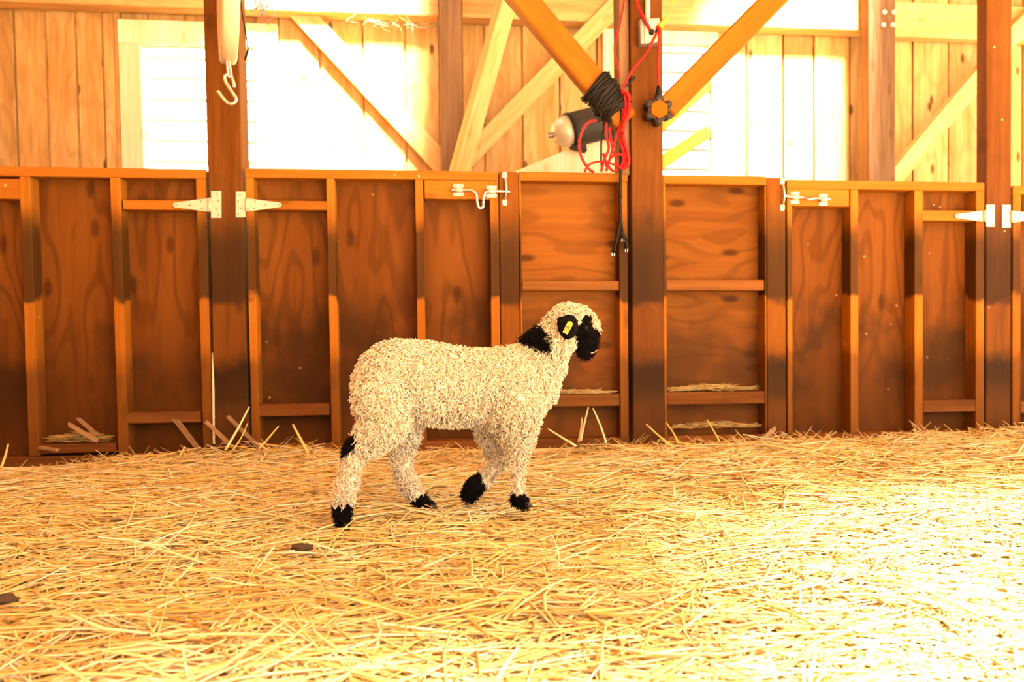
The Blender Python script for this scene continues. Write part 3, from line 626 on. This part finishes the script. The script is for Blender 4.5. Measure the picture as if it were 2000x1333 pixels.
# upright stubble along the pen front and around the feet
n = 650; cx = rng.uniform(-2.0, 3.0, n); cy = YF-.03-np.abs(rng.normal(0, .10, n)); L = rng.uniform(.04, .13, n); el = rng.uniform(.1, .8, n); az = rng.choice([0, np.pi], n)+rng.normal(0, .5, n)
reach = cy+np.maximum(np.sin(az), 0)*np.cos(el)*L*.5; cy = np.where(reach > YF-.01, cy-(reach-YF+.01), cy)
p, rd = straws(n, cx, cy, bed_z(cx, cy)+.01+np.sin(el)*L*.25, L, az, el, rng.uniform(.0012, .0024, n))
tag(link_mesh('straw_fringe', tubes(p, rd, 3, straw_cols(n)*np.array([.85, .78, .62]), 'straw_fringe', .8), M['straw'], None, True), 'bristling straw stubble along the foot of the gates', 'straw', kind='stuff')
def litter(px0, px1, py, label, n=150, hgt=.012, y0=None):
    x0, x1 = P(px0, py, YF)[0], P(px1, py, YF)[0]; z = P((px0+px1)/2, py, YF)[2]
    L = rng.uniform(.03, .10, n); cx = rng.uniform(x0+.03, x1-.03, n); cy = rng.uniform(YF+.012, YK-.03, n); az = rng.choice([0, np.pi], n)+rng.normal(0, .18, n)
    cx = np.clip(cx, x0+L/2, x1-L/2); prof = np.exp(-((cx-(x0+x1)/2)/(x1-x0)*3)**2)
    p, rd = straws(n, cx, cy, z+.003+rng.uniform(0, 1, n)*hgt*(.3+prof), L, az, rng.normal(0, .10, n), rng.uniform(.0010, .0020, n), 4, .03)
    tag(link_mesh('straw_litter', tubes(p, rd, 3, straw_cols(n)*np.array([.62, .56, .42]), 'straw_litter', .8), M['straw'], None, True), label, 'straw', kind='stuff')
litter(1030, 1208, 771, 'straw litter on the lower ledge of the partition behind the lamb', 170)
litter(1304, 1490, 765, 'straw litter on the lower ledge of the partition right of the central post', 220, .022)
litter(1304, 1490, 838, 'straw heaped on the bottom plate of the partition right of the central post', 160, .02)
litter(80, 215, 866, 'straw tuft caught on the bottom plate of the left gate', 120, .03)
x0, x1 = P(680, 20, YB-.1)[0], P(862, 20, YB-.1)[0]; n = 90
p, rd = straws(n, rng.uniform(x0, x1, n), rng.uniform(YB-.155, YB-.06, n), bzb-rng.uniform(-.01, .07, n), rng.uniform(.04, .12, n), rng.choice([0, np.pi], n)+rng.normal(0, .15, n), rng.normal(-.3, .5, n), rng.uniform(.0012, .002, n), 4, .2)
tag(link_mesh('hay_wisps', tubes(p, rd, 3, straw_cols(n)*.8, 'hay_wisps', .8), M['straw'], None, True), 'wisps of old hay hanging under the level beam left of the weathered wall post', 'hay', kind='stuff')
# single long stalks standing out of the bedding
def stalk(a, b, r, y, label, col):
    p0, p1 = P(a[0], a[1], y), P(b[0], b[1], y-.08); mid = (p0+p1)/2+np.array([random.uniform(-.004, .004), 0, random.uniform(-.004, .004)])
    s = spline([p0, mid, p1], 4); me = tubes(s[None], np.linspace(r*.55, r, len(s))[None], 6, np.array([col]), 'straw_stalk'); cap_mesh(me)
    tag(link_mesh('straw_stalk', me, M['straw'], None, True), label, 'straw stalk', 'single straw stalks standing out of the bedding')
ca, cb, cc_ = (.88, .68, .34), (.82, .52, .14), (.70, .50, .26)
stalk((487, 795), (440, 880), .0052, YF-.06, 'long thin straw stalk leaning right before the hinge post', ca)
stalk((484, 827), (455, 880), .0032, YF-.07, 'short straw stalk beside the long one before the hinge post', cb)
stalk((544, 833), (505, 878), .0042, YF-.06, 'straw stalk leaning right before the bolted gate', cb)
stalk((572, 830), (612, 908), .0075, YF-.10, 'thick golden straw stalk leaning left before the bolted gate', cb)
stalk((361, 873), (343, 912), .0045, YF-.10, 'short pale straw stalk before the left gate', ca)
stalk((16, 868), (2, 915), .0060, YF-.05, 'straw stalk at the left edge of the picture before the gate', cb)
stalk((1149, 796), (1134, 862), .0055, YF-.06, 'upright straw stalk leaning right, behind the lamb chest', cc_)
stalk((1158, 798), (1184, 866), .0048, YF-.07, 'straw stalk leaning left, crossing another behind the lamb chest', ca)
stalk((1137, 816), (1130, 864), .0050, YF-.05, 'short upright straw stalk nearest the lamb chest', cc_)
stalk((1070, 838), (1125, 872), .0055, YF-.12, 'pale flattened straw stalk sloping down behind the lamb fore leg', ca)
stalk((1262, 829), (1312, 872), .0052, YF-.08, 'straw stalk leaning left at the foot of the central post', cb)
stalk((1301, 826), (1325, 866), .0045, YF-.07, 'straw stalk leaning left just right of the central post', cb)
stalk((1381, 820), (1406, 864), .0040, YF-.07, 'straw stalk leaning left before the straw-littered partition', cb)
stalk((1448, 1062), (1456, 1142), .0030, 1.72, 'golden upright straw stalk standing alone in the right foreground', (.90, .52, .04))

# ------------------------------------------------------------------ the lamb
def LD(px): return float(np.interp(px, [660, 740, 1010, 1150], [2.08, 2.10, 2.21, 2.25]))   # depth of its middle plane
SPH = []
def chain(nodes, wool, dsc=1.0, steps=6):
    """nodes (px, py, depth offset, outer radius in px); wool thickness px is taken off"""
    for (a, b) in zip(nodes, nodes[1:]):
        for t in np.linspace(0, 1, steps):
            px, py, dv, r = [a[i]+(b[i]-a[i])*t for i in range(4)]
            w = wool if np.isscalar(wool) else wool[0]
            d = LD(px)+dv; s = d/FPX; SPH.append((K(px, py, d), max(r-w, 4)*s, dsc))
chain([(733, 748, 0, 53), (772, 740, 0, 84), (830, 746, 0, 88), (890, 753, 0, 84), (950, 755, 0, 81), (1005, 751, 0, 83), (1030, 744, 0, 72)], 11, .92)
chain([(1022, 740, 0, 72), (1045, 712, 0, 63), (1072, 684, 0, 56), (1092, 655, 0, 48)], 11, .9)
chain([(1096, 645, 0, 46), (1108, 630, 0, 45), (1131, 629, 0, 39)], 10, .85)
chain([(1136, 636, 0, 31), (1145, 655, 0, 28), (1146, 671, 0, 25), (1143, 685, 0, 19)], 2, .8)
chain([(745, 775, -.045, 62), (752, 820, -.065, 52), (722, 858, -.075, 38), (688, 877, -.08, 28), (685, 915, -.08, 28), (675, 955, -.08, 28), (669, 982, -.08, 26)], 8)
chain([(669, 985, -.08, 20), (668, 1003, -.08, 19), (670, 1018, -.08, 15)], 1)
chain([(775, 790, .045, 58), (790, 845, .06, 36), (782, 885, .06, 27), (787, 920, .06, 25), (800, 950, .06, 24), (815, 972, .06, 19)], 7)
chain([(815, 972, .06, 17), (826, 983, .06, 15), (842, 990, .05, 11)], 1)
chain([(1003, 795, -.04, 62), (1010, 850, -.055, 36), (1012, 890, -.055, 23), (1011, 925, -.055, 18), (1010, 960, -.055, 16)], 6)
chain([(1010, 962, -.055, 14), (1012, 974, -.055, 17), (1024, 983, -.055, 12)], 1)
chain([(968, 805, .04, 52), (962, 848, .055, 33), (972, 885, .055, 24), (976, 904, .055, 20), (956, 925, .055, 18), (940, 938, .055, 17)], 6)
chain([(942, 937, .055, 16), (928, 948, .055, 20), (917, 964, .055, 18)], 1)
tb = bmesh.new()
for c, r, ds in SPH:
    Mx = Matrix.Translation(Vector(c)) @ Matrix.Rotation(-YAW, 4, 'Z') @ Matrix.Diagonal((r, r*ds, r, 1))
    bmesh.ops.create_icosphere(tb, subdivisions=2, radius=1, matrix=Mx)
tm = bpy.data.meshes.new('lamb_raw'); tb.to_mesh(tm); tb.free()
to = bpy.data.objects.new('lamb_raw', tm); C.objects.link(to)
md = to.modifiers.new('r', 'REMESH'); md.mode = 'VOXEL'; md.voxel_size = .0055
ms = to.modifiers.new('s', 'SMOOTH'); ms.factor = .5; ms.iterations = 9
dg = bpy.context.evaluated_depsgraph_get(); bmeshd = bpy.data.meshes.new_from_object(to.evaluated_get(dg))
bpy.data.objects.remove(to); bpy.data.meshes.remove(tm)
bmeshd.name = 'lamb_body'; bmeshd.materials.clear()
nv = len(bmeshd.vertices); V = np.empty(nv*3, np.float32); bmeshd.vertices.foreach_get('co', V); V = V.reshape(-1, 3).astype(float)
def topx(p):
    d = p-CAM; z = d @ fw; return W/2+FPX*(d @ rt)/z, H/2-FPX*(d @ up)/z
def inpoly(x, y, poly):
    r = np.zeros(len(x), bool); n = len(poly)
    for i in range(n):
        x0, y0 = poly[i]; x1, y1 = poly[i-1]
        c = ((y0 > y) != (y1 > y)) & (x < (x1-x0)*(y-y0)/(y1-y0+1e-9)+x0); r ^= c
    return r
FACE = [(1122, 650), (1132, 630), (1141, 614), (1155, 616), (1158, 640), (1170, 645), (1182, 720), (1106, 720), (1117, 695), (1127, 682), (1127, 668)]
NAPE = [(1000, 640), (1030, 634), (1060, 642), (1072, 664), (1076, 686), (1048, 686), (1022, 672)]
FEET = [[(630, 984), (700, 984), (700, 1050), (630, 1050)], [(796, 984), (822, 966), (842, 958), (880, 1010), (800, 1010)], [(985, 966), (1050, 962), (1050, 1000), (985, 1000)], [(890, 920), (938, 922), (948, 950), (945, 990), (890, 990)]]
HOCK = [[(650, 866), (668, 850), (698, 846), (699, 872), (684, 890), (655, 900)], [(740, 884), (757, 886), (758, 908), (748, 912)]]
def black_mask(p):
    x, y = topx(p); x = x+rng.normal(0, 1.5, len(x)); y = y+rng.normal(0, 1.5, len(x))
    depthoff = (p-CAM) @ fw
    m_ = inpoly(x, y, FACE)
    f_ = np.zeros(len(x), bool)
    for q_ in FEET: f_ |= inpoly(x, y, q_)
    h_ = inpoly(x, y, HOCK[0]) | inpoly(x, y, HOCK[1])
    n_ = inpoly(x, y, NAPE)
    return m_, f_, h_, n_
mF, mf, mh, mn = black_mask(V); blk = mF | mf | mh | mn
col = np.tile(np.array([.70, .56, .40, 1.0]), (nv, 1)); col[blk] = (.004, .003, .0025, 1)
ca_ = bmeshd.color_attributes.new('Col', 'FLOAT_COLOR', 'POINT'); ca_.data.foreach_set('color', col.astype(np.float32).ravel())
base = K(860, 1005, LD(860)); lamb = empty('lamb', (base[0], base[1], 0.0), 'cream curly-coated lamb with a black face and feet walking right across the straw', 'lamb')
body = link_mesh('body', bmeshd, M['skin'], lamb, True)
# fleece: curled locks rooted on the skin
bmeshd.calc_loop_triangles(); nt = len(bmeshd.loop_triangles); tri = np.empty(nt*3, np.int32); bmeshd.loop_triangles.foreach_get('vertices', tri); tri = tri.reshape(-1, 3)
A3, B3, C3 = V[tri[:, 0]], V[tri[:, 1]], V[tri[:, 2]]; NR = np.cross(B3-A3, C3-A3); area = np.linalg.norm(NR, axis=1)/2; NR /= (2*area[:, None]+1e-12)
def sample(n):
    k = rng.choice(nt, n, p=area/area.sum()); u, v = rng.random(n), rng.random(n); f_ = u+v > 1; u[f_] = 1-u[f_]; v[f_] = 1-v[f_]
    return A3[k]+(B3-A3)[k]*u[:, None]+(C3-A3)[k]*v[:, None], NR[k]
def locks(p, nr, L, rh, r, turns, lie, S=9, droop=.5):
    n = len(p); g = np.array([0, 0, -1.0])
    d = nr*(1-lie[:, None]*.6)+g*lie[:, None]*droop+rng.normal(0, .28, (n, 3)); d /= np.linalg.norm(d, axis=1, keepdims=True)
    a = np.cross(d, rng.normal(0, 1, (n, 3))); a /= np.linalg.norm(a, axis=1, keepdims=True); b = np.cross(d, a)
    t = np.linspace(0, 1, S); ph = t[None]*turns[:, None]*2*np.pi*rng.choice([-1, 1], n)[:, None]+rng.uniform(0, 6.3, n)[:, None]
    hr = rh[:, None]*np.clip(t*3, 0, 1)[None]*(1-.25*t[None])
    pts = (p-nr*.003)[:, None]+d[:, None]*(t[None, :, None]*L[:, None, None])+a[:, None]*(np.cos(ph)*hr)[..., None]+b[:, None]*(np.sin(ph)*hr)[..., None]
    pts[:, :, 2] -= (t**2)[None]*L[:, None]*.25
    rad = r[:, None]*(1-.62*t[None]**1.5)
    return pts, rad
def wool_cols(n):
    c = np.array([.80, .67, .48])[None]*rng.uniform(.80, 1.08, (n, 1)); c[:, 2] *= rng.uniform(.85, 1.1, n); return np.clip(c, 0, .95)
p, nr = sample(24000); x, y = topx(p); f1, f2, f3, f4 = black_mask(p); bk = f1 | f2 | f3 | f4
leg = np.clip((y-855)/60, 0, 1); head = ((x > 1075) & (y < 665)).astype(float)
keep = ~bk & (rng.random(len(p)) < np.where(leg > .5, 1, .92)); p1, n1, lg, hd = p[keep], nr[keep], leg[keep], head[keep]; n = len(p1)
lie = np.clip(.75-.6*np.clip(n1[:, 2], 0, 1)-.2*hd, .05, 1)
L = rng.uniform(.014, .023, n)*(1-.3*lg); pt, rd = locks(p1, n1, L, rng.uniform(.0030, .0055, n)*(1-.3*lg), rng.uniform(.0019, .0029, n), rng.uniform(1.0, 2.2, n), lie)
ncl = 4600; cp, cn = sample(ncl); kd = KDTree(ncl)          # neighbouring locks lean together into small clumps
for i in range(ncl): kd.insert(cp[i], i)
kd.balance(); near = np.array([kd.find(q_)[1] for q_ in p1])
tips = cp[near]+cn[near]*(L*.8)[:, None]; tt = np.linspace(0, 1, pt.shape[1])**1.3
pt = pt+((tips-p1-n1*(L*.8)[:, None])*.72)[:, None]*tt[None, :, None]
tx, ty_ = topx(pt[:, -1]); mx_, my_ = topx(pt[:, 4]); ok = ~(inpoly(tx, ty_, FACE) | inpoly(mx_, my_, FACE)); pt, rd, n = pt[ok], rd[ok], int(ok.sum())
tag(link_mesh('fleece', tubes(pt, rd, 4, wool_cols(n)[:, None]*(np.array([.62, .50, .36])+(np.array([1.06, 1.08, 1.12])-np.array([.62, .50, .36]))*np.linspace(0, 1, 9)[:, None]**.7)[None], 'fleece'), M['wool'], lamb, True), 'cream wool in tight small curls', kind='stuff')  # lock colour darkens toward the root, painting shade into the crevices
p, nr = sample(60000); f1, f2, f3, f4 = black_mask(p)
k2 = (f1 | f2 | f3); p2, n2 = p[k2], nr[k2]; n = len(p2)
pt, rd = locks(p2, n2, rng.uniform(.006, .015, n), rng.uniform(.0008, .0022, n), rng.uniform(.0009, .0014, n), rng.uniform(.4, 1, n), np.full(n, .8), 6)
pn, nn = p[f4], nr[f4]; sel = rng.random(len(pn)) < .75; pn, nn = pn[sel], nn[sel]; n3 = len(pn)
pt3, rd3 = locks(pn, nn, rng.uniform(.016, .034, n3), rng.uniform(.002, .0036, n3), rng.uniform(.0013, .002, n3), rng.uniform(.8, 1.6, n3), np.full(n3, .3), 9)
bc1 = np.tile([.0055, .004, .003], (n, 1))*rng.uniform(.6, 1.8, (n, 1)); bc3 = np.tile([.006, .0042, .0032], (n3, 1))*rng.uniform(.6, 1.8, (n3, 1))
tag(link_mesh('short_black_hair', tubes(pt, rd, 3, bc1, 'short_black_hair'), M['wool'], lamb, True), 'short black hair of face, hocks and feet', kind='stuff')
tag(link_mesh('nape_tuft', tubes(pt3, rd3, 4, bc3, 'nape_tuft'), M['wool'], lamb, True), 'black curly wool tuft on the nape', kind='stuff')
# ears
def ear(cx, cy, depth, flip, label):
    n_, rows = 14, 9; bm = bmesh.new(); top = []; bot = []
    out = [(1094, 619), (1101, 618), (1110, 614), (1121, 617), (1128, 626), (1130, 638), (1127, 650), (1121, 659), (1111, 663), (1102, 662), (1095, 655), (1090, 645), (1088, 632), (1089, 623)]
    ctr = (1109, 640); rings = []
    for side in (0, 1):
        for j, f_ in enumerate((1.0, .75, .45, .15)):
            if side and j == 0: continue
            ring = []
            for ox, oy in out:
                ex_, ey_ = ctr[0]+(ox-ctr[0])*f_, ctr[1]+(oy-ctr[1])*f_
                bul = .010*math.sqrt(max(0, 1-f_*f_)); dd = depth+(-bul if side == 0 else bul*.6)*flip+((ey_-618)/45)*-.006*flip
                ring.append(bm.verts.new(K(ex_+cx-1109, ey_+cy-640, dd)))
            rings.append((side, ring))
    fr = [r for s, r in rings if s == 0]; bk_ = [rings[0][1]]+[r for s, r in rings if s == 1]
    for grp in (fr, bk_):
        for a, b in zip(grp, grp[1:]):
            for i in range(14): bm.faces.new((a[i], a[(i+1) % 14], b[(i+1) % 14], b[i]))
        bm.faces.new(grp[-1])
    o = bm_obj('ear', bm, M['blackhair'], lamb, True); o['label'] = label; return o
M['blackhair'] = plain('black_ear_hair', (.005, .0035, .0028), .95, 0, .3, 300, spec=.05)
eo = LD(1109)-.092; e1 = ear(1109, 640, eo, 1, 'near black ear with a yellow tag'); e2 = ear(1112, 640, LD(1109)+.092, -1, 'far black ear')
def earfuzz(o, side):
    me = o.data; v = np.array([x.co[:] for x in me.vertices])+np.array(ORG[o]); nn_ = np.array([x.normal[:] for x in me.vertices])
    k = rng.integers(0, len(v), 900); w = rng.integers(0, len(v), 900); pos = v[k]; c0 = v.mean(0)
    pos = pos+(c0-pos)*rng.uniform(0, .25, (900, 1)); out_ = v[k]-c0; out_ /= np.linalg.norm(out_, axis=1, keepdims=True)
    pt, rd = locks(pos, out_*.8+nn_[k]*.5, rng.uniform(.005, .010, 900), np.full(900, .001), rng.uniform(.0007, .0011, 900), rng.uniform(.3, .8, 900), np.full(900, .3), 5)
    tag(link_mesh('ear_hair', tubes(pt, rd, 3, np.tile([.006, .0042, .0032], (900, 1)), 'ear_hair'), M['wool'], o, True), kind='stuff')
earfuzz(e1, 1); earfuzz(e2, -1)
# yellow tag with its number
tc_, ang = (1109.5, 640.0), math.radians(62); ux, uy = math.cos(ang), -math.sin(ang); vx, vy = -uy, ux      # u runs up along the tag, v to its right
dt = eo-.0165
outl = [(-13, -5.2), (-13, 5.2)] + [(7.4+5.4*math.cos(a), 5.4*math.sin(a)) for a in np.linspace(math.pi/2, -math.pi/2, 9)]
bm = bmesh.new(); fr = [bm.verts.new(K(tc_[0]+u*ux+v*vx, tc_[1]+u*uy+v*vy, dt)) for u, v in outl]; bk_ = [bm.verts.new(K(tc_[0]+u*ux+v*vx, tc_[1]+u*uy+v*vy, dt+.0025)) for u, v in outl]
bm.faces.new(fr); bm.faces.new(bk_[::-1])
for i in range(len(fr)): bm.faces.new((fr[i], bk_[i], bk_[(i+1) % len(fr)], fr[(i+1) % len(fr)]))
tg_ = bm_obj('ear_tag', bm, M['tagy'], e1); tg_['label'] = 'yellow plastic ear tag with a dark number'
q = bmesh.new(); cyl_bm(q, K(tc_[0]+8*ux, tc_[1]+8*uy, dt+.004), K(tc_[0]+8*ux, tc_[1]+8*uy, dt-.003), .0042, .0035, 14); bm_obj('tag_rivet', q, M['tagy'], tg_, True)
fc = bpy.data.curves.new('tag_number', 'FONT'); fc.body = '708'; fc.size = 1.0; fc.extrude = .02; fc.offset = .03; fc.align_x = 'CENTER'; fc.align_y = 'CENTER'
fo = bpy.data.objects.new('tag_number_raw', fc); C.objects.link(fo); dg = bpy.context.evaluated_depsgraph_get(); fm = bpy.data.meshes.new_from_object(fo.evaluated_get(dg)); bpy.data.objects.remove(fo)
for v in fm.vertices:      # letters run up along the tag
    u_, w_ = -3.6+v.co.x*8.6, -v.co.y*11.5; v.co = K(tc_[0]+u_*ux+w_*vx, tc_[1]+u_*uy+w_*vy, dt-.0006-.01*v.co.z)
fm.materials.clear(); M['ink'] = plain('faded_tag_ink', (.05, .03, .003), .6, 0, .1); link_mesh('tag_number', fm, M['ink'], tg_)
# eyes, nostrils, lip
for s in (-1, 1):
    d = LD(1142)+s*.036; q = bmesh.new(); bmesh.ops.create_icosphere(q, subdivisions=3, radius=.008, matrix=Matrix.Translation(Vector(K(1143, 640, d)))); o = bm_obj('eye', q, M['eye'], lamb, True)
lp = [K(1167, 684, LD(1150)-.012), K(1160, 689, LD(1150)-.017), K(1154, 690, LD(1150)-.020)]
cord('lip', lp, [.0013]*9+[.0017]*8, M['pinkskin'], lamb)['label'] = 'pink edge of the lip'
# cloven hooves
def hoof(px, py, dv, ang, ln=26, r=9):
    d = LD(px)+dv; ca2, sa = math.cos(ang), math.sin(ang); s = d/FPX; h = None
    for k, o_ in enumerate((-.0085, .0085)):
        bm = bmesh.new(); bmesh.ops.create_icosphere(bm, subdivisions=2, radius=1)
        for v in bm.verts:
            a, b, c = v.co.x, v.co.y, v.co.z
            if c < -.25: c = -.25-(c+.25)*-.25
            u = a*ln/2; w = c*r*(1-.35*a)
            v.co = K(px+u*ca2+w*sa, py+u*sa-w*ca2, d+o_+b*.008)
        o = bm_obj('hoof' if k == 0 else 'hoof_toe', bm, M['hoof'], lamb if k == 0 else h, True)
        if k == 0: h = o
hoof(672, 1026, -.08, .05); hoof(846, 994, .05, .15); hoof(1028, 988, -.055, .12); hoof(911, 972, .055, 2.2, 22, 9)
